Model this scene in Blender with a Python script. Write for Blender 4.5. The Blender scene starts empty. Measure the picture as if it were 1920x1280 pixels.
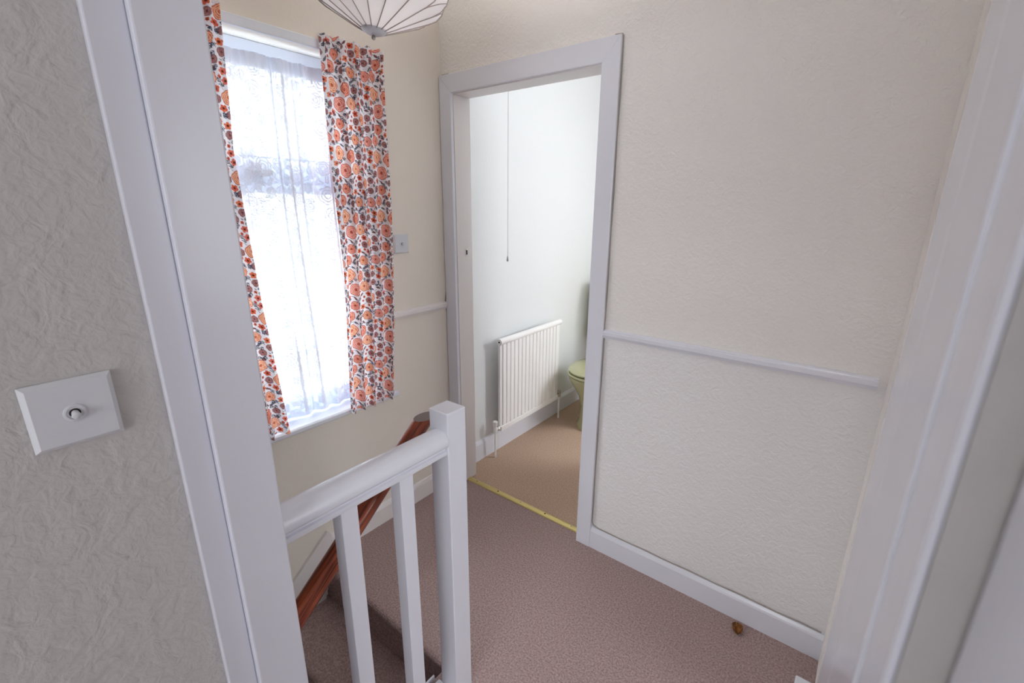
import bpy, bmesh, math, random
import numpy as np
from mathutils import Vector, Matrix

C = bpy.context.scene.collection
PI = math.pi
random.seed(7)

# ---------------------------------------------------------------- camera
cam_d = bpy.data.cameras.new('camera')
cam = bpy.data.objects.new('camera', cam_d)
C.objects.link(cam)
bpy.context.scene.camera = cam
cam_d.sensor_width = 36.0
cam_d.lens = 863.76 / 1920 * 36.0
cam_d.clip_start = 0.004
cam_d.clip_end = 100
cam_d.dof.use_dof = True
cam_d.dof.focus_distance = 1.5
cam_d.dof.aperture_fstop = 9.0
yaw, pitch, roll = math.radians(37.911), math.radians(16.328), math.radians(0.399)
fw = Vector((-math.sin(yaw) * math.cos(pitch), math.cos(yaw) * math.cos(pitch), -math.sin(pitch)))
rt = Vector((math.cos(yaw), math.sin(yaw), 0))
up = rt.cross(fw)
r2 = math.cos(roll) * rt + math.sin(roll) * up
u2 = -math.sin(roll) * rt + math.cos(roll) * up
M = Matrix((r2, u2, -fw)).transposed().to_4x4()
M.translation = Vector((0, 0, 1.5))
cam.matrix_world = M

# ---------------------------------------------------------------- world, light, exposure
sc = bpy.context.scene
sc.view_settings.view_transform = 'Standard'
sc.view_settings.look = 'None'
sc.view_settings.exposure = 0.84
sc.view_settings.gamma = 1.0
sc.view_settings.use_curve_mapping = False
w = bpy.data.worlds.new('overcast_sky')
sc.world = w
w.use_nodes = True
bg = w.node_tree.nodes['Background']
bg.inputs[0].default_value = (0.92, 0.96, 1.0, 1)
bg.inputs[1].default_value = 2.3
try:
    sc.cycles.use_denoising = True
    sc.cycles.max_bounces = 14
    sc.cycles.diffuse_bounces = 8
    sc.cycles.transparent_max_bounces = 16
    sc.cycles.sample_clamp_indirect = 6.0
    sc.cycles.caustics_reflective = False
    sc.cycles.caustics_refractive = False
except Exception:
    pass

def area(name, loc, direction, sx, sy, energy=0, portal=False, color=(1, 1, 1)):
    d = bpy.data.lights.new(name, 'AREA')
    d.shape = 'RECTANGLE'; d.size = sx; d.size_y = sy; d.energy = energy; d.color = color
    if portal:
        d.cycles.is_portal = True
    o = bpy.data.objects.new(name, d)
    C.objects.link(o)
    o.location = loc
    o.rotation_euler = Vector(direction).to_track_quat('-Z', 'Y').to_euler()
    return o

# daylight through the windows: portals that only guide the sky light inwards
area('portal_landing_window', (-1.96, .835, 1.34), (1, 0, 0), .77, 1.40, portal=True)
area('portal_bedroom_window', (.35, -3.12, 1.45), (0, 1, 0), 1.8, 1.4, portal=True)
area('portal_bathroom_window', (.35, 3.52, 1.55), (0, -1, 0), .8, 1.0, portal=True)
area('portal_side_room_window', (3.12, 1.2, 1.45), (-1, 0, 0), 1.8, 1.4, portal=True)

# added fill lamps in the unseen bedroom and side room, plus bathroom window daylight
area('added_fill_bedroom', (.35, -2.96, 1.45), (-.1, 1, -.08), 1.6, 1.3, energy=16.5, color=(.93, .96, 1))
area('daylight_bathroom_window', (.35, 3.28, 1.58), (-.6, -1, -.35), .7, .85, energy=19, color=(.96, .98, 1))
area('added_fill_side_room', (2.96, 1.0, 1.45), (-1, 0, -.1), 1.2, 1.3, energy=12, color=(.90, .95, 1))
# high hazy sun on the landing window side
sd = bpy.data.lights.new('hazy_sun', 'SUN'); sd.energy = 18.0; sd.angle = math.radians(50); sd.color = (.96, .98, 1)
so = bpy.data.objects.new('hazy_sun', sd); C.objects.link(so)
so.rotation_euler = Vector((.74, .30, -.60)).to_track_quat('-Z', 'Y').to_euler()

# ---------------------------------------------------------------- materials
def srgb(r, g, b):
    f = lambda c: ((c / 255) / 12.92) if c / 255 <= .04045 else (((c / 255) + .055) / 1.055) ** 2.4
    return (f(r), f(g), f(b), 1)

def mat(name, col, rough=.5, spec=.5, metal=0.0, bump=None, col2=None, nscale=40, coat=0):
    m = bpy.data.materials.new(name); m.use_nodes = True
    nt = m.node_tree; N = nt.nodes; L = nt.links
    p = N['Principled BSDF']
    p.inputs['Base Color'].default_value = col
    p.inputs['Roughness'].default_value = rough
    p.inputs['Specular IOR Level'].default_value = spec
    p.inputs['Metallic'].default_value = metal
    p.inputs['Coat Weight'].default_value = coat
    tc = N.new('ShaderNodeTexCoord')
    if col2:
        n = N.new('ShaderNodeTexNoise'); n.inputs['Scale'].default_value = nscale
        n.inputs['Detail'].default_value = 5
        L.new(tc.outputs['Object'], n.inputs['Vector'])
        r = N.new('ShaderNodeValToRGB')
        r.color_ramp.elements[0].position = .35; r.color_ramp.elements[1].position = .65
        r.color_ramp.elements[0].color = col; r.color_ramp.elements[1].color = col2
        L.new(n.outputs['Fac'], r.inputs['Fac']); L.new(r.outputs['Color'], p.inputs['Base Color'])
    if bump:
        # bump: list of (kind, scale, strength, distance, distortion)
        prev = None
        for kind, s, st, dist, distort in bump:
            if kind == 'noise':
                n = N.new('ShaderNodeTexNoise'); n.inputs['Detail'].default_value = 4
                n.inputs['Distortion'].default_value = distort; out = n.outputs['Fac']
            elif kind == 'ridge':
                n = N.new('ShaderNodeTexNoise'); n.inputs['Detail'].default_value = 2
                n.noise_type = 'RIDGED_MULTIFRACTAL'
                n.inputs['Distortion'].default_value = distort; out = n.outputs['Fac']
            else:
                n = N.new('ShaderNodeTexVoronoi'); out = n.outputs['Distance']
            n.inputs['Scale'].default_value = s
            L.new(tc.outputs['Object'], n.inputs['Vector'])
            b = N.new('ShaderNodeBump'); b.inputs['Strength'].default_value = st
            b.inputs['Distance'].default_value = dist
            L.new(out, b.inputs['Height'])
            if prev: L.new(prev.outputs['Normal'], b.inputs['Normal'])
            prev = b
        L.new(prev.outputs['Normal'], p.inputs['Normal'])
    return m

WALLBUMP = [('noise', 30, .48, .009, 1.8), ('noise', 90, .5, .005, 1.0)]
M_upper = mat('cream_textured_wallpaper', srgb(238, 235, 232), .75, .25, bump=WALLBUMP)
M_lower = mat('pale_textured_wallpaper', srgb(235, 234, 234), .75, .25, bump=WALLBUMP)
M_window_wall = mat('cream_smooth_wallpaper', srgb(228, 221, 211), .75, .25, bump=[('noise', 60, .2, .003, .8)])
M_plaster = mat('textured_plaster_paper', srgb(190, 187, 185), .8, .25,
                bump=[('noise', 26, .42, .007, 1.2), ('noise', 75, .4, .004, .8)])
M_bath = mat('pale_bathroom_paint', srgb(230, 232, 233), .7, .25, bump=[('noise', 120, .15, .001, 0)])
M_plain = mat('plain_room_paint', srgb(222, 221, 219), .8, .2)
M_ceil = mat('ceiling_paint', srgb(232, 230, 226), .85, .2)
M_white = mat('white_gloss_woodwork', srgb(226, 228, 237), .22, .5, bump=[('noise', 14, .05, .004, 0), ('noise', 120, .05, .0008, 0)])
M_frame = mat('shaded_white_gloss', srgb(211, 212, 221), .25, .5, bump=[('noise', 14, .05, .004, 0), ('noise', 120, .05, .0008, 0)])  # darker copy of white gloss: shade on left jamb and balustrade put into colour
M_trim = mat('aged_white_gloss', srgb(228, 223, 222), .35, .5, bump=[('noise', 30, .05, .002, 0)])
M_pvc = mat('white_window_plastic', srgb(226, 230, 238), .3, .5)
M_switch = mat('white_switch_plastic', srgb(208, 210, 215), .35, .5)
M_dark = mat('dark_gap', srgb(50, 45, 42), .8, .1)
M_chrome = mat('dull_chrome', srgb(190, 185, 180), .25, .5, 1.0)
M_carpet = mat('mauve_brown_carpet', srgb(146, 125, 122), .95, .08, col2=srgb(184, 162, 160), nscale=160,
               bump=[('noise', 420, .6, .003, 0), ('noise', 30, .25, .004, 0)])
M_carpet2 = mat('tan_brown_carpet', srgb(172, 146, 127), .95, .08, col2=srgb(206, 180, 160), nscale=170,
                bump=[('noise', 420, .6, .003, 0)])
M_brass = mat('brass_threshold', srgb(214, 196, 132), .38, .5, .85, bump=[('noise', 90, .1, .001, 0)])
M_rad = mat('cream_radiator_enamel', srgb(246, 245, 244), .35, .5)
M_green = mat('avocado_ceramic', srgb(184, 184, 142), .15, .5, coat=.5)
M_shade = None
M_cable = mat('grey_cable', srgb(160, 152, 144), .6, .3)
M_leaf = mat('dry_leaf', srgb(150, 96, 40), .7, .3, col2=srgb(86, 48, 22), nscale=120)
M_soil = mat('outdoor_render', srgb(215, 212, 206), .9, .1)

def wood():
    m = bpy.data.materials.new('varnished_mahogany'); m.use_nodes = True
    nt = m.node_tree; N = nt.nodes; L = nt.links; p = N['Principled BSDF']
    tc = N.new('ShaderNodeTexCoord'); mp = N.new('ShaderNodeMapping')
    mr = N.new('ShaderNodeMapping'); mr.inputs['Rotation'].default_value = (math.radians(49.5), 0, 0)
    L.new(tc.outputs['Object'], mr.inputs['Vector'])
    mp.inputs['Scale'].default_value = (70, 70, 4)
    L.new(mr.outputs['Vector'], mp.inputs['Vector'])
    n = N.new('ShaderNodeTexNoise'); n.inputs['Scale'].default_value = 1; n.inputs['Detail'].default_value = 8
    n.inputs['Distortion'].default_value = 1.2
    L.new(mp.outputs['Vector'], n.inputs['Vector'])
    r = N.new('ShaderNodeValToRGB')
    e = r.color_ramp.elements
    e[0].position = .35; e[0].color = srgb(72, 28, 18)
    e[1].position = .68; e[1].color = srgb(168, 86, 54)
    x = e.new(.5); x.color = srgb(128, 56, 34)
    L.new(n.outputs['Fac'], r.inputs['Fac']); L.new(r.outputs['Color'], p.inputs['Base Color'])
    p.inputs['Roughness'].default_value = .3
    return m
M_wood = wood()

def glass():
    m = bpy.data.materials.new('window_glass'); m.use_nodes = True
    nt = m.node_tree; N = nt.nodes; L = nt.links
    for n in list(N): N.remove(n)
    o = N.new('ShaderNodeOutputMaterial'); t = N.new('ShaderNodeBsdfTransparent'); g = N.new('ShaderNodeBsdfGlossy')
    t.inputs[0].default_value = (.96, .98, .97, 1); g.inputs['Roughness'].default_value = .02
    mx = N.new('ShaderNodeMixShader'); mx.inputs[0].default_value = .06
    L.new(t.outputs[0], mx.inputs[1]); L.new(g.outputs[0], mx.inputs[2]); L.new(mx.outputs[0], o.inputs[0])
    return m
M_glass = glass()

def cloth(name, attr, lace=False, col=(.9, .9, .9, 1), transl=.35):
    m = bpy.data.materials.new(name); m.use_nodes = True
    nt = m.node_tree; N = nt.nodes; L = nt.links
    for n in list(N): N.remove(n)
    o = N.new('ShaderNodeOutputMaterial'); d = N.new('ShaderNodeBsdfDiffuse'); t = N.new('ShaderNodeBsdfTranslucent')
    mx = N.new('ShaderNodeMixShader'); mx.inputs[0].default_value = transl
    L.new(d.outputs[0], mx.inputs[1]); L.new(t.outputs[0], mx.inputs[2])
    last = mx
    if attr:
        a = N.new('ShaderNodeAttribute'); a.attribute_name = attr
        if not lace:
            L.new(a.outputs['Color'], d.inputs[0]); L.new(a.outputs['Color'], t.inputs[0])
        else:
            d.inputs[0].default_value = col; t.inputs[0].default_value = col
            tr = N.new('ShaderNodeBsdfTransparent'); m2 = N.new('ShaderNodeMixShader')
            L.new(a.outputs['Fac'], m2.inputs[0]); L.new(tr.outputs[0], m2.inputs[1]); L.new(mx.outputs[0], m2.inputs[2])
            last = m2
    else:
        d.inputs[0].default_value = col; t.inputs[0].default_value = col
    L.new(last.outputs[0], o.inputs[0])
    return m
M_floral = cloth('floral_cotton', 'print', transl=.28)
M_lace = cloth('white_lace', 'weave', True, (.80, .86, .98, 1), .035)
M_shade = cloth('white_silk_shade', None, False, (.86, .83, .84, 1), .02)

# ---------------------------------------------------------------- mesh helpers
def bm_box(bm, x0, x1, y0, y1, z0, z1, mi=0):
    v = [bm.verts.new((x, y, z)) for x in (x0, x1) for y in (y0, y1) for z in (z0, z1)]
    for f in ((0, 1, 3, 2), (4, 6, 7, 5), (0, 4, 5, 1), (2, 3, 7, 6), (0, 2, 6, 4), (1, 5, 7, 3)):
        bm.faces.new([v[i] for i in f]).material_index = mi

def bm_prism(bm, pts, axis, a, b, mi=0):
    """extrude a closed 2-D outline along axis from a to b; pts in the other two axes (cyclic order)"""
    def P(p, t):
        return {'x': (t, p[0], p[1]), 'y': (p[0], t, p[1]), 'z': (p[0], p[1], t)}[axis]
    A = [bm.verts.new(P(p, a)) for p in pts]; B = [bm.verts.new(P(p, b)) for p in pts]
    n = len(pts)
    for i in range(n):
        bm.faces.new((A[i], A[(i + 1) % n], B[(i + 1) % n], B[i])).material_index = mi
    bm.faces.new(A[::-1]).material_index = mi; bm.faces.new(B).material_index = mi

def bm_tube(bm, pts, r, seg=10, cap=True):
    pts = [Vector(p) for p in pts]; rings = []
    prev = None
    for i, p in enumerate(pts):
        t = (pts[min(i + 1, len(pts) - 1)] - pts[max(i - 1, 0)]).normalized()
        if prev is None:
            a = t.cross(Vector((0, 0, 1)))
            if a.length < .01: a = t.cross(Vector((1, 0, 0)))
        else:
            a = prev - t * prev.dot(t)
        a.normalize(); prev = a; b = t.cross(a)
        rr = r[i] if isinstance(r, (list, tuple)) else r
        rings.append([bm.verts.new(p + rr * (math.cos(q) * a + math.sin(q) * b)) for q in [2 * PI * k / seg for k in range(seg)]])
    for A, B in zip(rings, rings[1:]):
        for k in range(seg):
            bm.faces.new((A[k], A[(k + 1) % seg], B[(k + 1) % seg], B[k]))
    if cap:
        bm.faces.new(rings[0][::-1]); bm.faces.new(rings[-1])

def bm_lathe(bm, prof, seg=32, sx=1, sy=1, c=(0, 0), rfun=None):
    rings = []
    for r, z in prof:
        ring = []
        for k in range(seg):
            q = 2 * PI * k / seg
            f = rfun(q, r, z) if rfun else 1
            ring.append(bm.verts.new((c[0] + r * f * sx * math.cos(q), c[1] + r * f * sy * math.sin(q), z)))
        rings.append(ring)
    for A, B in zip(rings, rings[1:]):
        for k in range(seg):
            bm.faces.new((A[k], A[(k + 1) % seg], B[(k + 1) % seg], B[k]))
    if prof[0][0] > 1e-6: bm.faces.new(rings[0][::-1])
    if prof[-1][0] > 1e-6: bm.faces.new(rings[-1])

def obj(name, bm, mats, parent=None, bevel=0, smooth=False, seg=2, loc=None):
    bmesh.ops.remove_doubles(bm, verts=bm.verts, dist=1e-6)
    bmesh.ops.recalc_face_normals(bm, faces=bm.faces)
    me = bpy.data.meshes.new(name); bm.to_mesh(me); bm.free()
    for m in (mats if isinstance(mats, (list, tuple)) else [mats]): me.materials.append(m)
    o = bpy.data.objects.new(name, me); C.objects.link(o)
    if parent:
        o.parent = parent
        o.matrix_parent_inverse = Matrix.Translation(-parent.location)
    if smooth:
        me.polygons.foreach_set('use_smooth', [True] * len(me.polygons))
    if bevel:
        b = o.modifiers.new('bevel', 'BEVEL'); b.width = bevel; b.segments = seg; b.limit_method = 'ANGLE'
        b.angle_limit = math.radians(40)
        if smooth: pass
    if smooth and not bevel:
        e = o.modifiers.new('split', 'EDGE_SPLIT'); e.split_angle = math.radians(40)
    return o

def box(name, x0, x1, y0, y1, z0, z1, m, parent=None, bevel=0):
    bm = bmesh.new(); bm_box(bm, x0, x1, y0, y1, z0, z1)
    return obj(name, bm, m, parent, bevel)

def struct(o):
    o['kind'] = 'structure'; return o

def empty(name, loc=(0, 0, 0)):
    o = bpy.data.objects.new(name, None); C.objects.link(o); o.location = loc
    o.empty_display_size = .1
    return o

def thing(name, label, cat, loc=(0, 0, 0), group=None):
    o = empty(name, loc); return tag(o, label, cat, group)

def tag(o, label, cat, group=None):
    o['label'] = label; o['category'] = cat
    if group: o['group'] = group
    return o

# ---------------------------------------------------------------- dimensions
XA = -1.69           # face of the window wall
YB = 1.633           # face of the wall with the bathroom doorway
YB2 = 1.727
XW = -1.712          # bathroom wall face behind the radiator
H = 2.50
DL, DR, DH = -1.612, -.876, 1.978     # bathroom doorway (inner)
WY0, WY1, WZ0, WZ1 = .45, 1.22, .645, 2.035     # landing window opening
NOSE = .842
DADO = 1.034

def sheet(bm, axis, face, back, a0, a1, z0, z1, holes=(), mi=0):
    """thick wall slab split round rectangular holes (a0,a1,z0,z1)"""
    A = sorted({a0, a1, *[h[0] for h in holes], *[h[1] for h in holes]})
    Z = sorted({z0, z1, *[h[2] for h in holes], *[h[3] for h in holes]})
    A = [v for v in A if a0 <= v <= a1]; Z = [v for v in Z if z0 <= v <= z1]
    lo, hi = min(face, back), max(face, back)
    for p, q in zip(A, A[1:]):
        for s, t in zip(Z, Z[1:]):
            if any(h[0] <= p and q <= h[1] and h[2] <= s and t <= h[3] for h in holes): continue
            if axis == 'x': bm_box(bm, lo, hi, p, q, s, t, mi)
            else: bm_box(bm, p, q, lo, hi, s, t, mi)

# ---------------------------------------------------------------- walls
hole = [(WY0, WY1, WZ0, WZ1)]
bm = bmesh.new()
sheet(bm, 'x', XA, XA - .25, -3.1, YB + .05, DADO - .02, H, hole, 0)
sheet(bm, 'x', XA, XA - .25, -3.1, YB + .05, -2.6, DADO - .02, hole, 0)
struct(obj('wall_left', bm, [M_window_wall]))

bm = bmesh.new()
sheet(bm, 'y', YB, YB2 - .001, XA - .25, 3.1, DADO - .02, H, [(DL - .03, DR + .03, DADO - .02, DH + .03)], 0)
sheet(bm, 'y', YB, YB2 - .001, XA - .25, 3.1, 0.0, DADO - .02, [(DL - .03, DR + .03, 0.0, DADO - .02)], 1)
struct(obj('wall_back', bm, [M_upper, M_lower]))

# bathroom shell
bm = bmesh.new(); bm_box(bm, XW - .23, XW, YB2, 3.5, 0.0, H); struct(obj('wall_bathroom_left', bm, M_bath))
bm = bmesh.new(); sheet(bm, 'y', 3.3, 3.5, XW, 1.2, 0.0, H, [(-.05, .75, 1.05, 2.05)]); struct(obj('wall_bathroom_back', bm, M_bath))
box('wall_bathroom_right', 1.0, 1.2, YB2, 3.3, 0.0, H, M_bath)['kind'] = 'structure'
bm = bmesh.new(); sheet(bm, 'y', YB2, YB2 + .006, XW, 1.0, 0.0, H, [(DL - .03, DR + .03, 0.0, DH + .03)]); struct(obj('wall_bathroom_front', bm, M_bath))

# right side of the landing; unseen doorway added to let in side-room light
XD = .092
bm = bmesh.new()
sheet(bm, 'x', XD, XD + .1, .308, YB, 0.0, H, [(.50, 1.24, 0.0, 1.98)]); struct(obj('wall_right', bm, [M_upper]))
# wall between landing and the room the picture is taken from
bm = bmesh.new()
bm_box(bm, -.90, -.79, -3.1, .302, -2.6, H)
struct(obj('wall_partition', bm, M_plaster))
bm = bmesh.new()
bm_box(bm, .0445, 3.1, .129, .300, 0.0, H)
bm_box(bm, -.79, .0225, .187, .300, 2.06, H)
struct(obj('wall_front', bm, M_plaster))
# outer walls of the two rooms beyond view
bm = bmesh.new(); sheet(bm, 'y', -3.0, -3.1, -.79, 3.1, 0.0, H, [(-.55, 1.25, .75, 2.15)]); struct(obj('wall_bedroom_rear', bm, M_plain))
bm = bmesh.new(); sheet(bm, 'x', 3.0, 3.1, -3.0, YB, 0.0, H, [(.3, 1.2 + .9, .75, 2.15)]); struct(obj('wall_side_room', bm, M_plain))
box('wall_stair_end', XA, -.90, -3.1, -3.0, -2.6, H, M_plain)['kind'] = 'structure'

# floor: landing, bedroom, side room (one carpet), stairwell left open
bm = bmesh.new()
bm_box(bm, -.90, 3.1, -3.1, YB + .045, -.25, 0)
bm_box(bm, XA, -.90, NOSE - .02, YB + .045, -.25, 0)
# rounded carpet nosing
n = 8
pts = [(NOSE - .02, 0)] + [(NOSE - .02 - .020 * math.sin(PI * k / n), -.019 + .019 * math.cos(PI * k / n)) for k in range(1, n + 1)]
bm_prism(bm, pts, 'x', XA, -.90)
struct(obj('floor', bm, M_carpet))
box('floor_bathroom', XW, 1.0, YB + .045, 3.3, -.25, 0, M_carpet2)['kind'] = 'structure'
box('floor_lower_hall', XA, -.90, -3.0, NOSE, -2.8, -2.6, M_carpet)['kind'] = 'structure'
box('ceiling', XA - .25, 3.1, -3.1, 3.5, H, H + .1, M_ceil)['kind'] = 'structure'

# stairs: each carpeted step a part
st = struct(empty('trim_stairs', (-1.3, NOSE, -.2)))
RISE, GO = .198, .232
for k in range(1, 12):
    y1 = NOSE - .02 - GO * (k - 1); y0 = y1 - GO; z = -RISE * k
    bm = bmesh.new()
    bm_box(bm, XA, -.90, y0, y1 + .02, z - .16, z)
    pts = [(y0, z)] + [(y0 - .018 * math.sin(PI * q / n), z - .018 + .018 * math.cos(PI * q / n)) for q in range(1, n + 1)]
    bm_prism(bm, pts, 'x', XA, -.90)
    obj('stair_step', bm, M_carpet, st)
# wall string, sloping board on the window wall
slope = RISE / GO
bm = bmesh.new()
ya = NOSE + .012
pts = [(ya + .012, 0.0), (ya + .012, .104), (ya - .005, .132), (ya - .01 - 2.6, .130 - 2.6 * slope), (ya - .01 - 2.6, -.2 - 2.6 * slope), (ya - .05, -.2)]
bm_prism(bm, pts, 'x', XA, XA + .016)
obj('wall_string', bm, M_trim, st, bevel=.002)

# ---------------------------------------------------------------- skirtings, dado rails
def skirt(axis, face, sign, a, b, h, th=.014, m=M_white, name='baseboard'):
    pr = [(0, 0), (th, 0), (th, h - .022), (th - .003, h - .014), (th - .008, h - .004), (0, h)]
    pts = [(face + sign * p, z) for p, z in pr]
    bm = bmesh.new(); bm_prism(bm, pts, 'y' if axis == 'x' else 'x', a, b)
    if axis == 'x':
        pass
    return obj(name, bm, m)
def skirt_x(face, sign, a, b, h, th, m, name):        # board on a plane x = face, running along y
    bm = bmesh.new(); pr = [(0, 0), (th, 0), (th, h - .022), (th - .003, h - .014), (th - .008, h - .004), (0, h)]
    A = [bm.verts.new((face + sign * p, a, z)) for p, z in pr]; B = [bm.verts.new((face + sign * p, b, z)) for p, z in pr]
    for i in range(len(pr)): bm.faces.new((A[i], A[(i + 1) % 6], B[(i + 1) % 6], B[i]))
    bm.faces.new(A[::-1]); bm.faces.new(B)
    return struct(obj(name, bm, m))
def skirt_y(face, sign, a, b, h, th, m, name):
    bm = bmesh.new(); pr = [(0, 0), (th, 0), (th, h - .022), (th - .003, h - .014), (th - .008, h - .004), (0, h)]
    A = [bm.verts.new((a, face + sign * p, z)) for p, z in pr]; B = [bm.verts.new((b, face + sign * p, z)) for p, z in pr]
    for i in range(len(pr)): bm.faces.new((A[i], A[(i + 1) % 6], B[(i + 1) % 6], B[i]))
    bm.faces.new(A[::-1]); bm.faces.new(B)
    return struct(obj(name, bm, m))
skirt_y(YB, -1, DR + .07, XD, .108, .014, M_white, 'baseboard_back')
skirt_x(XA, 1, NOSE + .02, YB - .018, .104, .014, M_trim, 'baseboard_left')
skirt_x(XW, 1, YB2, 3.3, .128, .014, M_white, 'baseboard_bathroom_left')
skirt_y(3.3, -1, XW + .014, 1.0, .128, .014, M_white, 'baseboard_bathroom_back')
skirt_x(-.79, 1, -3.0, .178, .12, .014, M_white, 'baseboard_bedroom')

dp = [(0, 0), (.008, .001), (.012, .008), (.017, .014), (.017, .026), (.011, .029), (.010, .033), (.004, .037), (0, .037)]
def dado_y(a, b, name):
    bm = bmesh.new(); n = len(dp)
    A = [bm.verts.new((a, YB - p, DADO - .037 + z)) for p, z in dp]; B = [bm.verts.new((b, YB - p, DADO - .037 + z)) for p, z in dp]
    for i in range(n): bm.faces.new((A[i], A[(i + 1) % n], B[(i + 1) % n], B[i]))
    bm.faces.new(A[::-1]); bm.faces.new(B)
    return struct(obj(name, bm, M_white))
def dado_x(a, b, name):
    bm = bmesh.new(); n = len(dp)
    A = [bm.verts.new((XA + p, a, DADO - .037 + z)) for p, z in dp]; B = [bm.verts.new((XA + p, b, DADO - .037 + z)) for p, z in dp]
    for i in range(n): bm.faces.new((A[i], A[(i + 1) % n], B[(i + 1) % n], B[i]))
    bm.faces.new(A[::-1]); bm.faces.new(B)
    return struct(obj(name, bm, M_trim))
dado_y(DR + .074, .070, 'trim_1')
dado_x(WY1 + .02, YB - .017, 'trim_2')

# ---------------------------------------------------------------- bathroom doorway
d1 = struct(empty('door_1', ((DL + DR) / 2, YB, 0)))
AW = .072
ai, ao, hi_, ho = .004, AW + .002, DH + .004, DH + AW + .008
g_ = .0004
for pts in (((DL - ao, 0), (DL - ai, 0), (DL - ai, hi_ - g_), (DL - ao, ho - g_)),
            ((DR + ai, 0), (DR + ao, 0), (DR + ao, ho - g_), (DR + ai, hi_ - g_)),
            ((DL - ao, ho), (DL - ai, hi_), (DR + ai, hi_), (DR + ao, ho))):
    bm = bmesh.new(); bm_prism(bm, pts, 'y', YB - .017, YB)
    obj('architrave', bm, M_white, d1, .0022)
box('lining', DL - .03, DL, YB - .001, YB2 + .012, 0, DH, M_trim, d1, .002)
box('lining', DR, DR + .03, YB - .001, YB2 + .012, 0, DH, M_trim, d1, .002)
box('lining', DL - .03, DR + .03, YB - .001, YB2 + .012, DH, DH + .03, M_trim, d1, .002)
box('strike_plate', DL, DL + .0015, YB + .055, YB + .072, 1.262, 1.296, M_chrome, d1)
bm = bmesh.new(); bm_box(bm, DL + .0015, DL + .0022, YB + .059, YB + .067, 1.268, 1.29); obj('latch_hole', bm, M_dark, d1)
leaf = box('door_leaf', DR + .006, DR + .041, YB2 + .014, YB2 + .72, .012, 1.97, M_white, d1, .003)
bm = bmesh.new()
bm_tube(bm, [(DR - .028, YB2 + .66, 1.0), (DR - .02, YB2 + .66, 1.0), (DR + .006, YB2 + .66, 1.0)], [.018, .022, .01], 14)
obj('door_knob', bm, M_chrome, leaf, smooth=True)

# threshold strip with screws
th = thing('threshold_strip', 'narrow brass carpet threshold strip with screws across the bathroom doorway', 'threshold', (DL, YB + .045, 0))
bm = bmesh.new()
yc = YB + .048
bm_prism(bm, [(yc - .017, .0005), (yc - .014, .005), (yc - .005, .0075), (yc + .005, .0075), (yc + .014, .005), (yc + .017, .0005)], 'x', DL + .001, DR - .001)
obj('strip', bm, M_brass, th)
for k in range(5):
    xx = DL + .06 + k * (DR - DL - .12) / 4
    bm = bmesh.new(); bm_lathe(bm, [(.0042, .007), (.0042, .0085), (.002, .0088)], 10, c=(xx, yc)); obj('screw', bm, M_dark if k % 2 else M_chrome, th)

# ---------------------------------------------------------------- near door frame (the picture is taken through it)
d2 = struct(empty('door_2', (-.77, .2, 0)))
box('jamb_lining', -.79, -.765, .224, .309, 0, 2.06, M_frame, d2, .003)
bm = bmesh.new(); bm_box(bm, -.905, -.769, .3025, .3085, -.05, H); obj('jamb_end_board', bm, M_frame, d2, .002)
box('architrave', -.79, -.777, .180, .224, 0, 2.10, M_frame, d2, .0025)
# right-hand side: stepped lining
box('jamb_lining', .0195, .0225, .2404, .308, 0, 2.02, M_white, d2, .0006)
box('door_stop', .0195, .0225, .165, .2399, 0, 2.02, M_white, d2, .0006)
box('architrave', .0205, .0225, .128, .1646, 0, 2.02, M_white, d2, .0008)
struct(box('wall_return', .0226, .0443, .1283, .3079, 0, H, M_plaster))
box('head_lining', -.765, .0195, .224, .308, 2.02, 2.06, M_white, d2, .003)
bm = bmesh.new()
bm_box(bm, .0305, .066, -.64, .1268, .01, 2.0)
lf2 = obj('door_leaf', bm, M_white, d2, .003)

# white boxed corner on the carpet by the right-hand wall
tag(box('boxing', .036, XD - .001, 1.27, 1.445, 0, .07, M_white, None, .004),
    'low white-painted box on the carpet beside the near right-hand door frame', 'box')

# ---------------------------------------------------------------- window
w1 = struct(empty('window_1', (XA - .12, (WY0 + WY1) / 2, WZ0)))
FX0, FX1 = XA - .17, XA - .11
fw_ = .055
box('window_frame', FX0, FX1, WY0, WY0 + fw_, WZ0, WZ1, M_pvc, w1, .004)
box('window_frame', FX0, FX1, WY1 - fw_, WY1, WZ0, WZ1, M_pvc, w1, .004)
box('window_frame', FX0, FX1, WY0 + fw_, WY1 - fw_, WZ1 - .06, WZ1, M_pvc, w1, .004)
box('window_frame', FX0, FX1, WY0 + fw_, WY1 - fw_, WZ0, WZ0 + .075, M_pvc, w1, .004)
box('transom', FX0, FX1 + .004, WY0 + fw_, WY1 - fw_, 1.575, 1.665, M_pvc, w1, .004)
# opening lights (sashes)
def sash(z0, z1, t=.045):
    y0, y1 = WY0 + fw_, WY1 - fw_
    bm = bmesh.new()
    bm_box(bm, FX0 + .012, FX1 + .012, y0, y0 + t, z0, z1); bm_box(bm, FX0 + .012, FX1 + .012, y1 - t, y1, z0, z1)
    bm_box(bm, FX0 + .012, FX1 + .012, y0 + t, y1 - t, z0, z0 + t); bm_box(bm, FX0 + .012, FX1 + .012, y0 + t, y1 - t, z1 - t, z1)
    s = obj('sash', bm, M_pvc, w1)
    box('pane', FX0 + .03, FX0 + .034, y0 + t, y1 - t, z0 + t, z1 - t, M_glass, s)
    return s
sash(1.665, WZ1 - .06, .02)
s2 = sash(WZ0 + .075, 1.575, .035)
box('glazing_bar', FX0 + .02, FX1 + .008, WY0 + fw_, WY1 - fw_, .95, .972, M_pvc, s2, .002)
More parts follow.
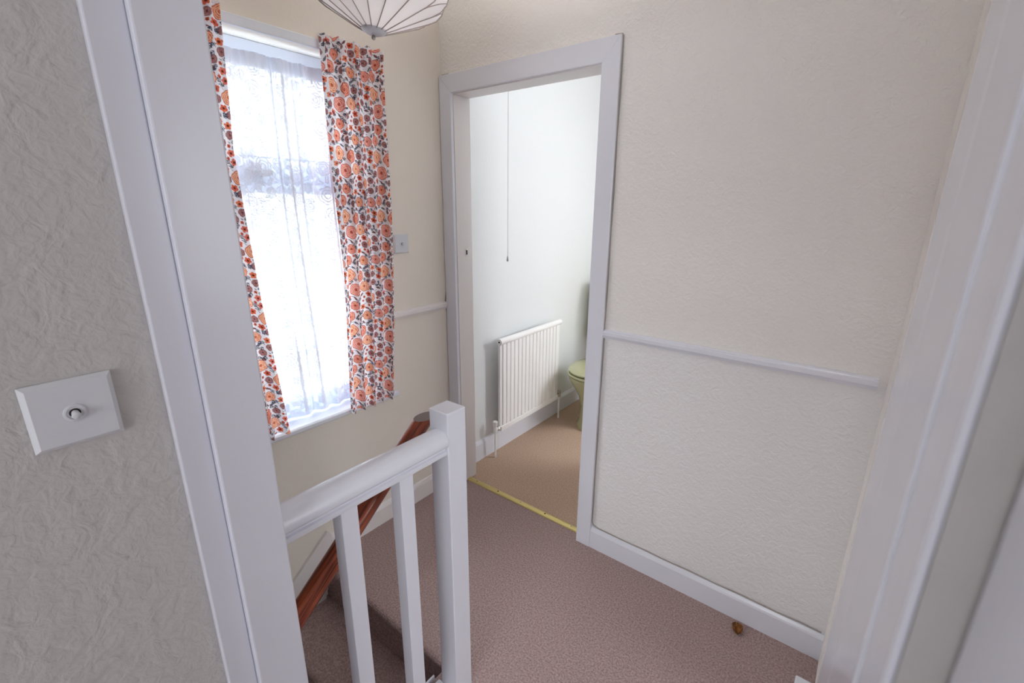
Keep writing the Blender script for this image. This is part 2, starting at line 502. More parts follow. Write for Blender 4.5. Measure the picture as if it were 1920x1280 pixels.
# handle on the transom
bm = bmesh.new(); bm_box(bm, FX1 + .004, FX1 + .02, .80, .83, 1.59, 1.65); bm_box(bm, FX1 + .02, FX1 + .032, .77, .86, 1.60, 1.62)
obj('window_handle', bm, M_chrome, w1, .003)
# sill and reveal lining
bm = bmesh.new()
sp = [(FX1 + .001, WZ0), (FX1 + .001, WZ0 + .012), (XA + .012, WZ0 + .012), (XA + .020, WZ0 + .006), (XA + .020, WZ0 - .008), (XA + .012, WZ0 - .014), (XA, WZ0 - .014), (XA, WZ0)]
bm_prism(bm, sp, 'y', WY0 + .001, WY1 - .001)
bm_prism(bm, [(XA, WZ0 + .012), (XA + .012, WZ0 + .012), (XA + .020, WZ0 + .006), (XA + .020, WZ0 - .008), (XA + .012, WZ0 - .014), (XA, WZ0 - .014)], 'y', WY1 - .001, WY1 + .055)
obj('window_sill', bm, M_pvc, w1, .002)
# rear windows of the rooms out of view
for nm, (x0, x1, y, z0, z1) in (('window_2', (-.55, 1.25, -3.06, .75, 2.15)), ('window_3', (-.05, .75, 3.42, 1.05, 2.05))):
    ww = struct(empty(nm, ((x0 + x1) / 2, y, z0)))
    bm = bmesh.new()
    for a, b, c, d in ((x0, x0 + .05, z0, z1), (x1 - .05, x1, z0, z1), (x0 + .05, x1 - .05, z0, z0 + .05), (x0 + .05, x1 - .05, z1 - .05, z1)):
        bm_box(bm, a, b, y - .03, y + .03, c, d)
    obj('window_frame', bm, M_pvc, ww)
ww = struct(empty('window_4', (3.05, 1.2, .75)))
bm = bmesh.new()
for a, b, c, d in ((.3, .35, .75, 2.15), (1.583, 1.633, .75, 2.15), (.35, 1.583, .75, .8), (.35, 1.583, 2.1, 2.15)):
    bm_box(bm, 3.02, 3.08, a, b, c, d)
obj('window_frame', bm, M_pvc, ww)

# curtain rail batten over the window
tag(box('curtain_batten', XA + .0005, XA + .012, .40, 1.27, 2.028, 2.060, M_pvc, None, .003),
    'white batten above the landing window holding the curtains', 'curtain rail')

# ---------------------------------------------------------------- printed pattern rasters
def rose_tile(n=380, size=.23, seed=3):
    rng = np.random.RandomState(seed)
    img = np.zeros((n, n, 3)) + np.array([.86, .84, .87])
    s = size / n
    yy, xx = np.mgrid[0:n, 0:n] * s
    def wrap(dx): return (dx + size / 2) % size - size / 2
    def polar(cx, cy):
        dx = wrap(xx - cx); dy = wrap(yy - cy)
        return dx, dy, np.hypot(dx, dy), np.arctan2(dy, dx)
    def put(mask, col, a=1.0):
        img[mask] = img[mask] * (1 - a) + np.array(col) * a
    L = lambda r, g, b: np.array(srgb(r, g, b)[:3])
    slate = L(74, 78, 92); 
    def leafsprig(cx, cy, ang, ln):
        for k in range(3):
            t = k / 2.
            bx = cx + math.cos(ang) * ln * t; by = cy + math.sin(ang) * ln * t
            for sgn in (-1, 1):
                a = ang + sgn * .8
                dx = wrap(xx - bx - math.cos(a) * .0042); dy = wrap(yy - by - math.sin(a) * .0042)
                u = dx * math.cos(a) + dy * math.sin(a); v = -dx * math.sin(a) + dy * math.cos(a)
                put((u / .0044) ** 2 + (v / .00115) ** 2 < 1, slate)
        dx = wrap(xx - cx); dy = wrap(yy - cy)
        u = dx * math.cos(ang) + dy * math.sin(ang); v = -dx * math.sin(ang) + dy * math.cos(ang)
        put((u > 0) & (u < ln) & (abs(v) < .0007), slate)
    def rose(cx, cy, R, base, light, dark):
        dx, dy, r, t = polar(cx, cy)
        ph = rng.rand() * 6
        edge = R * (1 + .10 * np.abs(np.cos(2.5 * t + ph)) - .04)
        put(r < edge, base)
        for j, f in enumerate((.80, .58, .36)):
            e = R * f * (1 + .14 * np.abs(np.cos((2.5 - .5 * j) * t + ph + j * 1.3)) - .05)
            put((abs(r - e) < R * .075), light)
            put((r < e - R * .055) & (r > e - R * .13), dark, .35)
        put(r < R * .14, dark)
        put((abs(r - edge) < .0007), dark, .8)
    def bloom(cx, cy, R, base, core):
        dx, dy, r, t = polar(cx, cy)
        ph = rng.rand() * 6
        e = R * (.68 + .32 * np.abs(np.cos(2.5 * t + ph)))
        put(r < e, base); put(r < R * .33, core)
    def leaf(cx, cy, a, ln, col):
        dx = wrap(xx - cx); dy = wrap(yy - cy)
        u = (dx * math.cos(a) + dy * math.sin(a)) / ln; v = (-dx * math.sin(a) + dy * math.cos(a)) / ln
        w_ = .36 * np.sqrt(np.clip(1 - u * u, 0, 1)) * (1 - .35 * u)
        put((abs(u) < 1) & (abs(v) < w_), col); put((abs(u) < .8) & (abs(v) < .05), col * 1.8)
    placed = []
    def spot(R, tries=400):
        for _ in range(tries):
            p = rng.rand(2) * size
            if all(math.hypot(wrap(p[0] - q[0]), wrap(p[1] - q[1])) > (R + q[2]) * 1.12 for q in placed):
                placed.append((p[0], p[1], R)); return p
        return None
    reds = [(L(204, 96, 72), L(240, 172, 152), L(150, 62, 48)), (L(214, 114, 80), L(244, 188, 156), L(168, 78, 52)),
            (L(212, 112, 96), L(246, 184, 168), L(160, 76, 64)), (L(218, 128, 96), L(248, 200, 170), L(176, 92, 66))]
    for k in range(9):
        R = (.0245, .0205, .0180)[k % 3]; p = spot(R)
        if p is not None: rose(p[0], p[1], R, *reds[k % 4])
    for k in range(12):
        R = .0118; p = spot(R)
        if p is not None: rose(p[0], p[1], R, L(132, 78, 78), L(182, 134, 132), L(92, 52, 56))
    for k in range(12):
        R = .0105; p = spot(R)
        if p is not None: bloom(p[0], p[1], R * 1.1, reds[(k * 3) % 4][0] * 1.1, L(110, 50, 44))
    for k in range(14):
        p = spot(.0078)
        if p is not None: leaf(p[0], p[1], rng.rand() * 6.28, .0095, L(112, 76, 74) if k % 2 else L(92, 92, 104))
    for k in range(16):
        p = spot(.0052)
        if p is not None: bloom(p[0], p[1], .0058, reds[k % 3][0] * .95, L(120, 60, 50))
    for k in range(260):
        p = spot(.0046, 200)
        if p is not None:
            if k % 4 == 3:
                for j in range(4):
                    q = rng.rand(2) * .007 - .0035
                    dx, dy, r, t = polar(p[0] + q[0], p[1] + q[1]); put(r < .0011, slate)
            else: leafsprig(p[0] - .003, p[1] - .003, rng.rand() * 6.28, .0085)
    return img

def lace_tile(n=260, size=.24, seed=5):
    rng = np.random.RandomState(seed)
    a = np.zeros((n, n)) + .60
    s = size / n
    yy, xx = np.mgrid[0:n, 0:n] * s
    wrap = lambda d: (d + size / 2) % size - size / 2
    placed = []
    def spot(R):
        for _ in range(600):
            p = rng.rand(2) * size
            if all(math.hypot(wrap(p[0] - q[0]), wrap(p[1] - q[1])) > (R + q[2]) * .98 for q in placed):
                placed.append((p[0], p[1], R)); return p
    for R in [.034] * 4 + [.026] * 4 + [.019] * 8:
        p = spot(R)
        if p is None: continue
        dx = wrap(xx - p[0]); dy = wrap(yy - p[1]); r = np.hypot(dx, dy); t = np.arctan2(dy, dx); ph = rng.rand() * 6
        for j, f in enumerate((1, .66, .34)):
            e = R * f * (.84 + .16 * np.abs(np.cos((3 - .5 * j) * t + ph + j)))
            if j == 0: a[r < e] = .74
            a[abs(r - e) < .0022] = .95
    for k in range(26):
        p = spot(.011)
        if p is None: continue
        dx = wrap(xx - p[0]); dy = wrap(yy - p[1]); an = rng.rand() * 6.28; ln = .016
        u = (dx * math.cos(an) + dy * math.sin(an)) / ln; v = (-dx * math.sin(an) + dy * math.cos(an)) / ln
        w_ = .38 * np.sqrt(np.clip(1 - u * u, 0, 1))
        m = (abs(u) < 1) & (abs(v) < w_); a[m] = .72
        a[(abs(u) < 1) & (abs(abs(v) - w_) < .09)] = .95
    return a

def grid_cloth(name, ys, zs, X, Y, Z, vals, attr, m, parent=None, color=True):
    nu, nv = X.shape
    me = bpy.data.meshes.new(name)
    co = np.stack([X, Y, Z], -1).reshape(-1, 3).astype(np.float32)
    idx = np.arange(nu * nv).reshape(nu, nv)
    q = np.stack([idx[:-1, :-1], idx[1:, :-1], idx[1:, 1:], idx[:-1, 1:]], -1).reshape(-1, 4)
    me.vertices.add(len(co)); me.vertices.foreach_set('co', co.ravel())
    me.loops.add(q.size); me.loops.foreach_set('vertex_index', q.ravel().astype(np.int32))
    me.polygons.add(len(q)); me.polygons.foreach_set('loop_start', (np.arange(len(q)) * 4).astype(np.int32))
    me.polygons.foreach_set('loop_total', np.full(len(q), 4, np.int32))
    me.polygons.foreach_set('use_smooth', np.ones(len(q), bool))
    me.update(calc_edges=True)
    if color:
        at = me.color_attributes.new(attr, 'FLOAT_COLOR', 'POINT')
        c4 = np.concatenate([vals.reshape(-1, 3), np.ones((nu * nv, 1))], 1).astype(np.float32)
        at.data.foreach_set('color', c4.ravel())
    else:
        at = me.attributes.new(attr, 'FLOAT', 'POINT'); at.data.foreach_set('value', vals.reshape(-1).astype(np.float32))
    me.materials.append(m)
    o = bpy.data.objects.new(name, me); C.objects.link(o)
    if parent:
        o.parent = parent; o.matrix_parent_inverse = Matrix.Translation(-parent.location)
    return o

TILE = rose_tile()
def curtain(y0t, y1t, ztop, zbot, nf, xbase, seed, nu, nv, uoff, amp=.014):
    rng = np.random.RandomState(seed)
    s = np.linspace(0, 1, nu)[:, None]; t = np.linspace(0, 1, nv)[None, :]
    y0 = np.interp(t, *y0t); y1 = np.interp(t, *y1t)
    ph = rng.rand(6) * 6.28
    warp = s + .035 * np.sin(2 * PI * s * 1.3 + ph[0]) * np.sin(PI * s)
    f1 = np.sin(2 * PI * nf * warp + ph[1] + .5 * np.sin(2.2 * t * PI + ph[2]))
    f2 = np.sin(2 * PI * nf * 2.1 * warp + ph[3])
    top = np.exp(-t * 14)
    A = amp * (.55 + .45 * np.sin(3.1 * s * PI + ph[4]) ** 2) * (.75 + .35 * t)
    X = xbase + A * f1 * (1 - .35 * top) + .006 * f2 * top + .003 * f2 * (1 - t) + .004 * np.sin(9 * t + 7 * s + ph[5])
    Y = y0 + (y1 - y0) * warp + .006 * np.cos(2 * PI * nf * warp + ph[1]) * (1 - np.abs(2 * s - 1) ** 4)
    Z = ztop + (zbot - ztop) * t + .006 * np.sin(2 * PI * nf * warp + ph[2]) * t + 0 * s + .003 * np.sin(40 * s + ph[3]) * (1 - t) ** 8
    X = X + 0 * t
    d = np.hypot(np.diff(X, axis=0), np.diff(Y, axis=0)); u = np.concatenate([np.zeros((1, nv)), np.cumsum(d, 0)], 0)
    um = u.mean(1)[:, None] + 0 * t
    v = (ztop - zbot) * t + 0 * s
    n = TILE.shape[0]; size = .23
    iu = (((um + uoff) / size * n).astype(int)) % n; iv = ((v / size * n).astype(int)) % n
    return X, Y, Z, TILE[iv, iu]

cur = thing('curtain', 'short floral cotton curtain, orange roses on white, right side of the landing window', 'curtain', (XA + .035, 1.16, .63), 'floral curtains at the landing window')
X, Y, Z, V = curtain(((0, .6, 1), (1.024, 1.027, 1.004)), ((0, .5, .75, 1), (1.292, 1.280, 1.268, 1.232)), 2.072, .646, 4.6, XA + .040, 11, 230, 800, .02)
grid_cloth('cloth', None, None, X, Y, Z, V, 'print', M_floral, cur)
cur2 = thing('curtain', 'short floral cotton curtain, narrow strip showing, left side beside the near door frame', 'curtain', (XA + .035, .58, .63), 'floral curtains at the landing window')
X, Y, Z, V = curtain(((0, 1), (.42, .46)), ((0, .29, .67, 1), (.706, .684, .704, .736)), 2.072, .668, 4.6, XA + .040, 12, 190, 800, .09)
grid_cloth('cloth', None, None, X, Y, Z, V, 'print', M_floral, cur2)
# header tape pleats hanging on hooks
for o_, ya_, yb_ in ((cur, 1.04, 1.29), (cur2, .46, .71)):
    bm = bmesh.new(); bm_tube(bm, [(XA + .022, ya_, 2.052), (XA + .022, yb_, 2.052)], .004, 8); obj('curtain_wire', bm, M_chrome, o_)

# net curtain
LT = lace_tile()
nu, nv = 300, 620
s = np.linspace(0, 1, nu)[:, None]; t = np.linspace(0, 1, nv)[None, :]
ny0, ny1, nz1, nz0 = WY0 + .03, WY1 - .03, 1.985, .665
wp = s + .02 * np.sin(2 * PI * s * 2 + 1)
fold = np.sin(2 * PI * 7 * wp + .8 * np.sin(1.5 * t * PI) + 2 * np.sin(s * 9))
X = XA - .062 + .012 * fold * (.6 + .4 * t) + .004 * np.sin(2 * PI * 31 * s) * np.exp(-t * 9)
Y = ny0 + (ny1 - ny0) * wp + 0 * t + .006 * np.cos(2 * PI * 7 * wp + 1) 
Z = nz1 + (nz0 - nz1) * t + 0 * s
n = LT.shape[0]
uu = (ny1 - ny0) * 1.35 * wp + 0 * t; vv = (nz1 - nz0) * t + 0 * s
W = LT[((vv / .24 * n).astype(int)) % n, ((uu / .24 * n).astype(int)) % n]
dens = np.clip(.96 * (np.abs(np.cos(2 * PI * 7 * wp + .8 * np.sin(1.5 * t * PI) + 2 * np.sin(s * 9))) < .30) * (np.sin(2 * PI * 7 * wp * .5 + 1) > -.2) + 0 * t, 0, 1)
W = 1 - (1 - W) * (1 - dens)
W = np.where(t < .035, .93, W); W = np.where(t > .988, .9, W)
net = grid_cloth('net_curtain', None, None, X, Y, Z, W, 'weave', M_lace, None, False)
tag(net, 'white floral lace net curtain hanging in the landing window between the printed curtains', 'net curtain')

# ---------------------------------------------------------------- light switches
def dolly_switch(name, label, origin, nrm, size, group=None):
    """square plate with chamfered edge, round collar and toggle; nrm '+x'"""
    t = thing(name, label, 'light switch', origin, group)
    x, y, z = origin; h = size / 2
    bm = bmesh.new()
    b = [(x + .0005, y + a, z + c) for a, c in ((-h, -h), (h, -h), (h, h), (-h, h))]
    g = [(x + .0035, y + a, z + c) for a, c in ((-h, -h), (h, -h), (h, h), (-h, h))]
    k = h - .0055
    f = [(x + .0095, y + a, z + c) for a, c in ((-k, -k), (k, -k), (k, k), (-k, k))]
    R = [[bm.verts.new(p) for p in q] for q in (b, g, f)]
    for A, B in zip(R, R[1:]):
        for i in range(4): bm.faces.new((A[i], A[(i + 1) % 4], B[(i + 1) % 4], B[i]))
    bm.faces.new(R[2]); bm.faces.new(R[0][::-1])
    obj('plate', bm, M_switch, t)
    def ringx(name, prof, m):
        bm = bmesh.new(); rings = []
        for r, d in prof:
            rings.append([bm.verts.new((x + .0095 + d, y + r * math.cos(q), z + r * math.sin(q))) for q in [2 * PI * j / 28 for j in range(28)]])
        for A, B in zip(rings, rings[1:]):
            for i in range(28): bm.faces.new((A[i], A[(i + 1) % 28], B[(i + 1) % 28], B[i]))
        bm.faces.new(rings[-1])
        return obj(name, bm, m, t, smooth=True)
    q = size / .088
    ringx('collar', [(.0115 * q, -.0005), (.0115 * q, .0012), (.0105 * q, .0018), (.0085 * q, .0016), (.0078 * q, .0006)], M_switch)
    ringx('slot', [(.0058 * q, -.001), (.0058 * q, .0012), (.0054 * q, .0014)], M_dark)
    bm = bmesh.new()
    bm_tube(bm, [(x + .0095, y, z + .0006), (x + .0125, y, z - .0006), (x + .0155, y, z - .0022), (x + .0180, y, z - .0032), (x + .0192, y, z - .0036)],
            [.0036 * q, .0040 * q, .0048 * q, .0042 * q, .0018 * q], 16)
    obj('toggle', bm, M_switch, t, smooth=True)
    return t
dolly_switch('light_switch', 'square white light switch with round toggle on the textured wall at the left', (-.79, .0830, 1.2405), '+x', .089)
dolly_switch('light_switch', 'small square white light switch on the cream wall beside the floral curtain', (XA, 1.352, 1.336), '+x', .083)

# ---------------------------------------------------------------- balustrade
bal = thing('balustrade', 'white painted landing balustrade with newel post, moulded top rail and square spindles', 'banister', (-.83, .78, 0))
bm = bmesh.new(); bm_box(bm, -.866, -.796, .753, .821, -.25, .985); 
obj('newel_post', bm, M_frame, bal, .0035, seg=3)
# moulded rail
rp = []
xc, zb = -.829, .866
for px, pz in ((-.026, 0), (.026, 0), (.027, .003), (.027, .012), (.022, .015), (.021, .020), (.027, .023), (.033, .027), (.0355, .034)):
    rp.append((px, pz))
for k in range(1, 12):
    q = PI * k / 12
    rp.append((.0355 * math.cos(q), .036 + .034 * math.sin(q)))
for px, pz in ((-.0355, .034), (-.033, .027), (-.027, .023), (-.021, .020), (-.022, .015), (-.027, .012), (-.027, .003)):
    rp.append((px, pz))
bm = bmesh.new(); bm_prism(bm, [(xc + a, zb + b) for a, b in rp], 'y', .310, .7528)
obj('top_rail', bm, M_frame, bal, smooth=True)
for ya_, yb_ in ((.443, .484), (.601, .642)):
    box('spindle', -.847, -.808, ya_, yb_, .02, zb + .002, M_frame, bal, .002)
box('base_rail', -.878, -.786, .310, .7528, 0, .022, M_frame, bal, .003)
# outer string/apron under the landing edge
box('apron', -.9045, -.8985, .310, .752, -.27, .018, M_frame, bal, .001)

# ---------------------------------------------------------------- mahogany handrail
hr = thing('stair_handrail', 'varnished reddish-brown wooden stair handrail sloping down behind the white spindles', 'handrail', (-.935, .77, .93))
P0 = Vector((-.938, .802, .920)); P1 = Vector((-.938, .405, .581))
d = (P1 - P0).normalized(); L_ = 3.2
PE = P0 + d * L_
bm = bmesh.new()
seg = 28; ringA = []; ringB = []
a = Vector((1, 0, 0)); b = d.cross(a).normalized()
for k in range(seg):
    q = 2 * PI * k / seg
    off = .026 * math.cos(q) * a + .025 * math.sin(q) * b
    # level cut at the top end
    p = P0 + off; p = p + d * ((P0.z - p.z) / d.z)
    ringA.append(bm.verts.new(p)); ringB.append(bm.verts.new(PE + off))
for k in range(seg): bm.faces.new((ringA[k], ringA[(k + 1) % seg], ringB[(k + 1) % seg], ringB[k]))
bm.faces.new(ringA[::-1]).material_index = 1; bm.faces.new(ringB)
M_endgrain = mat('worn_end_grain', srgb(112, 98, 96), .6, .3)
rail = obj('rail', bm, [M_wood, M_endgrain], hr, smooth=True)
for dist in (.85, 2.2):
    c = P0 + d * dist
    bm = bmesh.new(); bm_tube(bm, [(c.x, c.y, c.z - .02), (c.x, c.y, c.z - .05), (c.x + .015, c.y, c.z - .062), (-.9005, c.y, c.z - .065)], .007, 10)
    obj('bracket', bm, M_chrome, hr, smooth=True)

# ---------------------------------------------------------------- radiator
rad = thing('radiator', 'white single-panel radiator with vertical flutes on the bathroom wall', 'radiator', (-1.66, 2.32, .15))
RY0, RY1, RZ0, RZ1, RX = 1.992, 2.640, .165, .742, -1.633
NF = 16
bm = bmesh.new()
prof = []
wy = (RY1 - RY0 - .03) / NF
prof.append((RY0, RX - .006))
for k in range(NF):
    y = RY0 + .015 + k * wy
    prof += [(y, RX - .006), (y + .004, RX - .0065), (y + .008, RX), (y + wy - .004, RX)]
prof += [(RY1 - .015, RX - .006), (RY1, RX - .006)]
zt, zb2 = RZ1 - .018, RZ0 + .035
F = [bm.verts.new((x, y, zb2)) for y, x in prof]; T = [bm.verts.new((x, y, zt)) for y, x in prof]
for i in range(len(F) - 1): bm.faces.new((F[i], F[i + 1], T[i + 1], T[i]))
obj('fluted_panel', bm, M_rad, rad)
box('back_panel', RX - .022, RX - .0075, RY0, RY1, RZ0, RZ1 - .01, M_rad, rad, .003)
box('bottom_seam', RX - .012, RX + .003, RY0, RY1, RZ0, RZ0 + .034, M_rad, rad, .004)
bm = bmesh.new(); bm_tube(bm, [(RX - .008, RY0 - .006, RZ1 - .003), (RX - .008, RY1 + .006, RZ1 - .003)], .0195, 20)
tr = obj('top_roll', bm, M_rad, rad, smooth=True)
bm = bmesh.new(); bm_tube(bm, [(RX - .008, RY0 - .008, RZ1 - .003), (RX - .008, RY0 - .005, RZ1 - .003)], .005, 12); obj('end_plug', bm, M_dark, tr)
for yy_ in (RY0 + .1, RY1 - .1):
    box('wall_bracket', XW + .0025, RX - .022, yy_ - .012, yy_ + .012, RZ0 + .1, RZ1 - .1, M_rad, rad)
# valves and tails
vy = RY0 - .04
bm = bmesh.new(); bm_tube(bm, [(RX - .012, vy, 0), (RX - .012, vy, RZ0 + .02)], .0065, 12); obj('pipe', bm, M_rad, rad, smooth=True)
bm = bmesh.new(); bm_tube(bm, [(RX - .012, vy, RZ0 + .005), (RX - .012, vy, RZ0 + .01), (RX - .012, vy, RZ0 + .04), (RX - .012, vy, RZ0 + .045)], [.009, .0125, .0125, .009], 14)
bm_tube(bm, [(RX - .012, vy, RZ0 + .025), (RX - .012, RY0 + .004, RZ0 + .025)], .0105, 12)
v = obj('valve', bm, M_rad, rad, smooth=True)
bm = bmesh.new(); bm_tube(bm, [(RX - .012, vy, RZ0 + .045), (RX - .012, vy, RZ0 + .05), (RX - .012, vy, RZ0 + .078), (RX - .012, vy, RZ0 + .082)], [.011, .0145, .0155, .012], 16); obj('valve_cap', bm, M_rad, v, smooth=True)
bm = bmesh.new(); bm_tube(bm, [(RX - .012, RY0 - .022, RZ0 + .025), (RX - .012, RY0 - .010, RZ0 + .025)], .0145, 6); obj('union_nut', bm, M_chrome, v)
vy = RY1 + .035
bm = bmesh.new(); bm_tube(bm, [(RX - .012, vy, 0), (RX - .012, vy, RZ0 + .02)], .0065, 12); obj('pipe', bm, M_rad, rad, smooth=True)
bm = bmesh.new(); bm_tube(bm, [(RX - .012, vy, RZ0 + .005), (RX - .012, vy, RZ0 + .052)], .0115, 14)
bm_tube(bm, [(RX - .012, vy, RZ0 + .025), (RX - .012, RY1 - .004, RZ0 + .025)], .0105, 12)
obj('valve', bm, M_chrome, rad, smooth=True)

# ---------------------------------------------------------------- toilet
TX = -1.385; TY = 2.74
wc = thing('toilet', 'avocado-green toilet with closed lid, partly hidden by the bathroom door frame', 'toilet', (TX, 2.85, 0))
bm = bmesh.new()
def oval(q, r, z): return 1.0
bm_lathe(bm, [(.115, 0), (.118, .02), (.100, .06), (.095, .16), (.115, .24), (.155, .32), (.180, .37), (.183, .392), (.176, .398)], 36, 1, 1.22, (TX, TY))
bm_box(bm, TX - .09, TX + .09, TY + .1, 3.06, 0, .36)
obj('bowl', bm, M_green, wc, smooth=True)
bm = bmesh.new(); bm_lathe(bm, [(.165, .400), (.188, .401), (.192, .408), (.188, .417), (.165, .419)], 40, 1, 1.22, (TX, TY)); obj('seat', bm, M_green, wc, smooth=True)
bm = bmesh.new(); bm_lathe(bm, [(.176, .422), (.184, .426), (.184, .434), (.172, .442), (.10, .447), (.001, .448)], 40, 1, 1.22, (TX, TY)); obj('lid', bm, M_green, wc, smooth=True)
bm = bmesh.new(); bm_box(bm, TX - .235, TX + .235, 3.07, 3.285, .48, .93); obj('cistern', bm, M_green, wc, .025, seg=4)
bm = bmesh.new(); bm_box(bm, TX - .245, TX + .245, 3.055, 3.29, .93, .965); obj('cistern_lid', bm, M_green, wc, .012, seg=3)
bm = bmesh.new(); bm_tube(bm, [(TX - .17, 3.07, .87), (TX - .17, 3.045, .87), (TX - .10, 3.04, .865)], .007, 10); obj('flush_lever', bm, M_chrome, wc, smooth=True)

# pull cord
pc = thing('pull_cord', 'thin white light pull cord hanging in the bathroom left of the radiator', 'pull cord', (-1.45, 1.822, H))
bm = bmesh.new(); bm_tube(bm, [(-1.45, 1.822, H - .02), (-1.45, 1.822, 1.255)], .0013, 8); obj('cord', bm, M_rad, pc)
bm = bmesh.new(); bm_lathe(bm, [(.002, 1.262), (.0045, 1.252), (.0062, 1.240), (.004, 1.236), (.001, 1.235)], 14, c=(-1.45, 1.822)); obj('cord_end', bm, M_switch, pc, smooth=True)
bm = bmesh.new(); bm_lathe(bm, [(.03, H), (.03, H - .015), (.02, H - .03), (.004, H - .032)], 20, c=(-1.45, 1.822)); obj('ceiling_switch', bm, M_switch, pc, smooth=True)

# ---------------------------------------------------------------- telephone cable round the door frame
bm = bmesh.new()
ax0, ax1, azt = DL - AW - .0045, DR + AW + .003, DH + AW + .011
yy_ = YB - .006
path = [(XD - .01, YB - .007, .1105)]
for k in range(1, 14):
    x = XD - .01 - k * (XD - .01 - (ax1 + .03)) / 13
    path.append((x, YB - .0065, .1105 + .0012 * math.sin(k * 2.1)))
path += [(ax1 + .008, yy_, .117), (ax1 + .001, yy_, .135)]
for k in range(1, 20):
    z = .135 + k * (azt - .14) / 19
    path.append((ax1 + .001 + .0012 * math.sin(k * 1.9), yy_, z))
path += [(ax1 - .004, yy_, azt), (ax1 - .03, yy_, azt + .001)]
bm_tube(bm, path, .0022, 6)
path = [(DL - AW + .05, yy_, azt), (ax0 + .016, yy_, azt), (ax0 + .006, yy_, azt - .003), (ax0 + .001, yy_, azt - .012)]
for k in range(1, 24):
    z = azt - .012 - k * (azt - .03) / 24
    path.append((ax0 + .0005 + .0012 * math.sin(k * 1.3), yy_ - (.016 if abs(z - DADO + .018) < .05 else 0), z))
bm_tube(bm, path, .0022, 6)
tag(obj('telephone_cable', bm, M_cable, smooth=True), 'thin grey telephone cable tacked round the bathroom door frame and along the baseboard', 'cable')

# ---------------------------------------------------------------- pendant lamp
LP = Vector((-.763, .579, 0)) * 1.46; LZ = 1.5 + .287 * 1.46
lamp = thing('pendant_lamp', 'white fabric pendant lampshade with curved wire ribs hanging over the landing', 'lamp', (LP.x, LP.y, LZ))
NR = 16
prof = [(.030, .010), (.052, .020), (.085, .036), (.115, .051), (.142, .064), (.162, .077), (.176, .095), (.182, .116),
        (.182, .136), (.175, .156), (.160, .174), (.145, .186), (.132, .194)]
def sc_(q, r, z):
    return 1 - .045 * abs(math.sin(q * NR / 2)) * min(1, r / .12)
bm = bmesh.new()
rings = []
for r, z in prof:
    ring = []
    for k in range(NR * 8):
        q = 2 * PI * k / (NR * 8); f = sc_(q, r, z)
        ring.append(bm.verts.new((LP.x + r * f * math.cos(q), LP.y + r * f * math.sin(q), LZ + z)))
    rings.append(ring)
nn = NR * 8
for A, B in zip(rings, rings[1:]):
    for k in range(nn): bm.faces.new((A[k], A[(k + 1) % nn], B[(k + 1) % nn], B[k]))
obj('shade', bm, M_shade, lamp, smooth=True)
M_wire = mat('shade_wire', srgb(176, 164, 158), .5, .4)
def prof_at(u):
    u = u * (len(prof) - 1); i = min(int(u), len(prof) - 2); f = u - i
    return prof[i][0] * (1 - f) + prof[i + 1][0] * f, prof[i][1] * (1 - f) + prof[i + 1][1] * f
for j in range(NR):
    q0 = 2 * PI * j / NR
    bm = bmesh.new(); pts = []
    for k in range(25):
        u = k / 24; r, z = prof_at(u); q = q0 + .0 * u
        pts.append((LP.x + (r + .0015) * math.cos(q), LP.y + (r + .0015) * math.sin(q), LZ + z - .0015))
    bm_tube(bm, pts, .0013, 6)
    # branching curved wire to the next rib near the rim
    pts = []
    for k in range(9):
        u = .28 + .24 * k / 8; r, z = prof_at(u); f = (k / 8) ** 1.8
        q = q0 + 2 * PI / NR * f
        pts.append((LP.x + (r * sc_(q, r, z) + .0015) * math.cos(q), LP.y + (r * sc_(q, r, z) + .0015) * math.sin(q), LZ + z - .001))
    bm_tube(bm, pts, .0011, 6)
    obj('rib', bm, M_wire, lamp)
pl = bpy.data.lights.new('added_pendant_fill', 'POINT'); pl.energy = 6.5; pl.color = (1, .97, .93); pl.shadow_soft_size = .03
po = bpy.data.objects.new('added_pendant_fill', pl); C.objects.link(po); po.location = (0, 0, .150); po.parent = lamp  # added fill light inside the unlit pendant, lifts ceiling and upper walls
bm = bmesh.new(); bm_lathe(bm, [(.003, -.001), (.018, .001), (.029, .006), (.033, .013), (.030, .017), (.02, .018)], 32, c=(LP.x, LP.y))
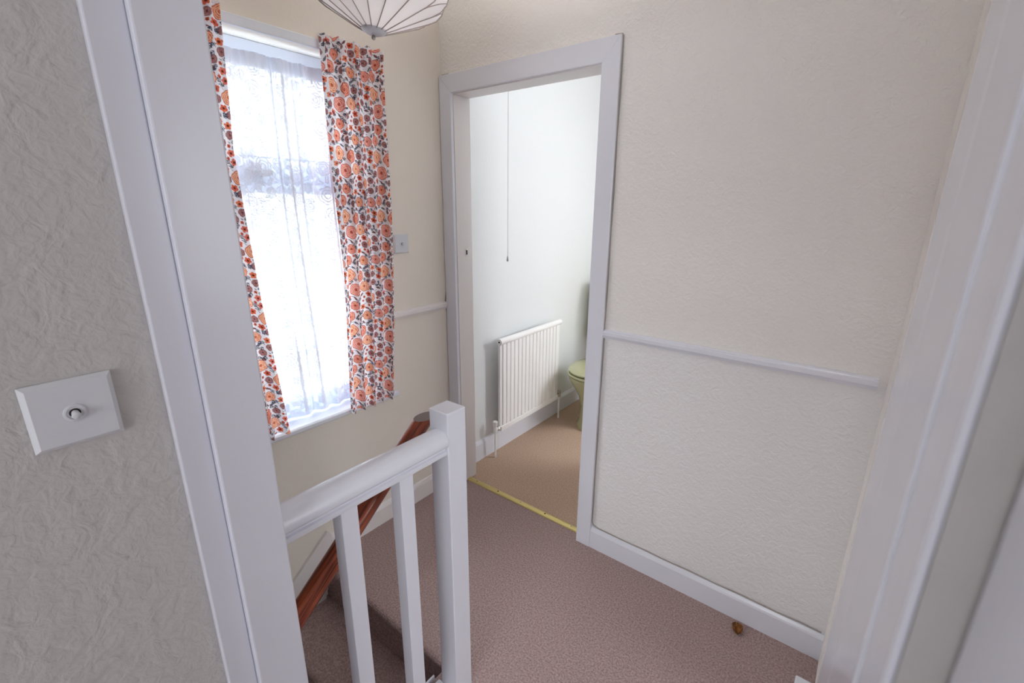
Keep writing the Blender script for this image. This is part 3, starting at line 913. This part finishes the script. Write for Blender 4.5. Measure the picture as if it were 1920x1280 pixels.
for v in bm.verts: v.co.z += LZ
obj('bottom_cap', bm, M_switch, lamp, smooth=True)
bm = bmesh.new(); bm_lathe(bm, [(.001, -.012), (.004, -.011), (.0055, -.007), (.004, -.003), (.003, .001)], 16, c=(LP.x, LP.y))
for v in bm.verts: v.co.z += LZ
obj('finial', bm, M_chrome, lamp, smooth=True)
bm = bmesh.new(); bm_tube(bm, [(LP.x, LP.y, LZ + .2), (LP.x, LP.y, H - .02)], .003, 8); flex = obj('flex', bm, M_switch, lamp)
bm = bmesh.new(); bm_lathe(bm, [(.045, H - .001), (.045, H - .012), (.03, H - .028), (.006, H - .034)], 24, c=(LP.x, LP.y)); crose = obj('ceiling_rose', bm, M_switch, lamp, smooth=True)
# the shade hangs a little askew; its flex and ceiling rose stay upright
lamp.rotation_euler = Matrix.Rotation(math.radians(6.5), 3, Vector((-.797, .604, 0))).to_euler()
bpy.context.view_layer.update()
for o_ in (flex, crose): o_.matrix_world = Matrix.Identity(4)

# ---------------------------------------------------------------- dead leaf on the carpet
bm = bmesh.new()
rng = random.Random(4)
cx, cy = -.160, 1.572
nx, ny = 9, 7
g = []
for i in range(nx):
    row = []
    for j in range(ny):
        u = i / (nx - 1) * 2 - 1; v_ = j / (ny - 1) * 2 - 1
        wd = math.sqrt(max(0, 1 - u * u)) * .011 + .001
        a_ = 1.9
        lx = u * .026; ly = v_ * wd * 1.5
        z = .004 + .010 * v_ * v_ + .004 * math.sin(u * 4 + 1) + rng.uniform(-.0012, .0012) + .003
        row.append(bm.verts.new((cx + lx * math.cos(a_) - ly * math.sin(a_), cy + lx * math.sin(a_) + ly * math.cos(a_), z)))
    g.append(row)
for i in range(nx - 1):
    for j in range(ny - 1):
        bm.faces.new((g[i][j], g[i + 1][j], g[i + 1][j + 1], g[i][j + 1]))
bmesh.ops.solidify(bm, geom=bm.faces[:], thickness=.0008)
tag(obj('dead_leaf', bm, M_leaf, smooth=True), 'small curled brown dead leaf on the carpet against the baseboard', 'leaf')
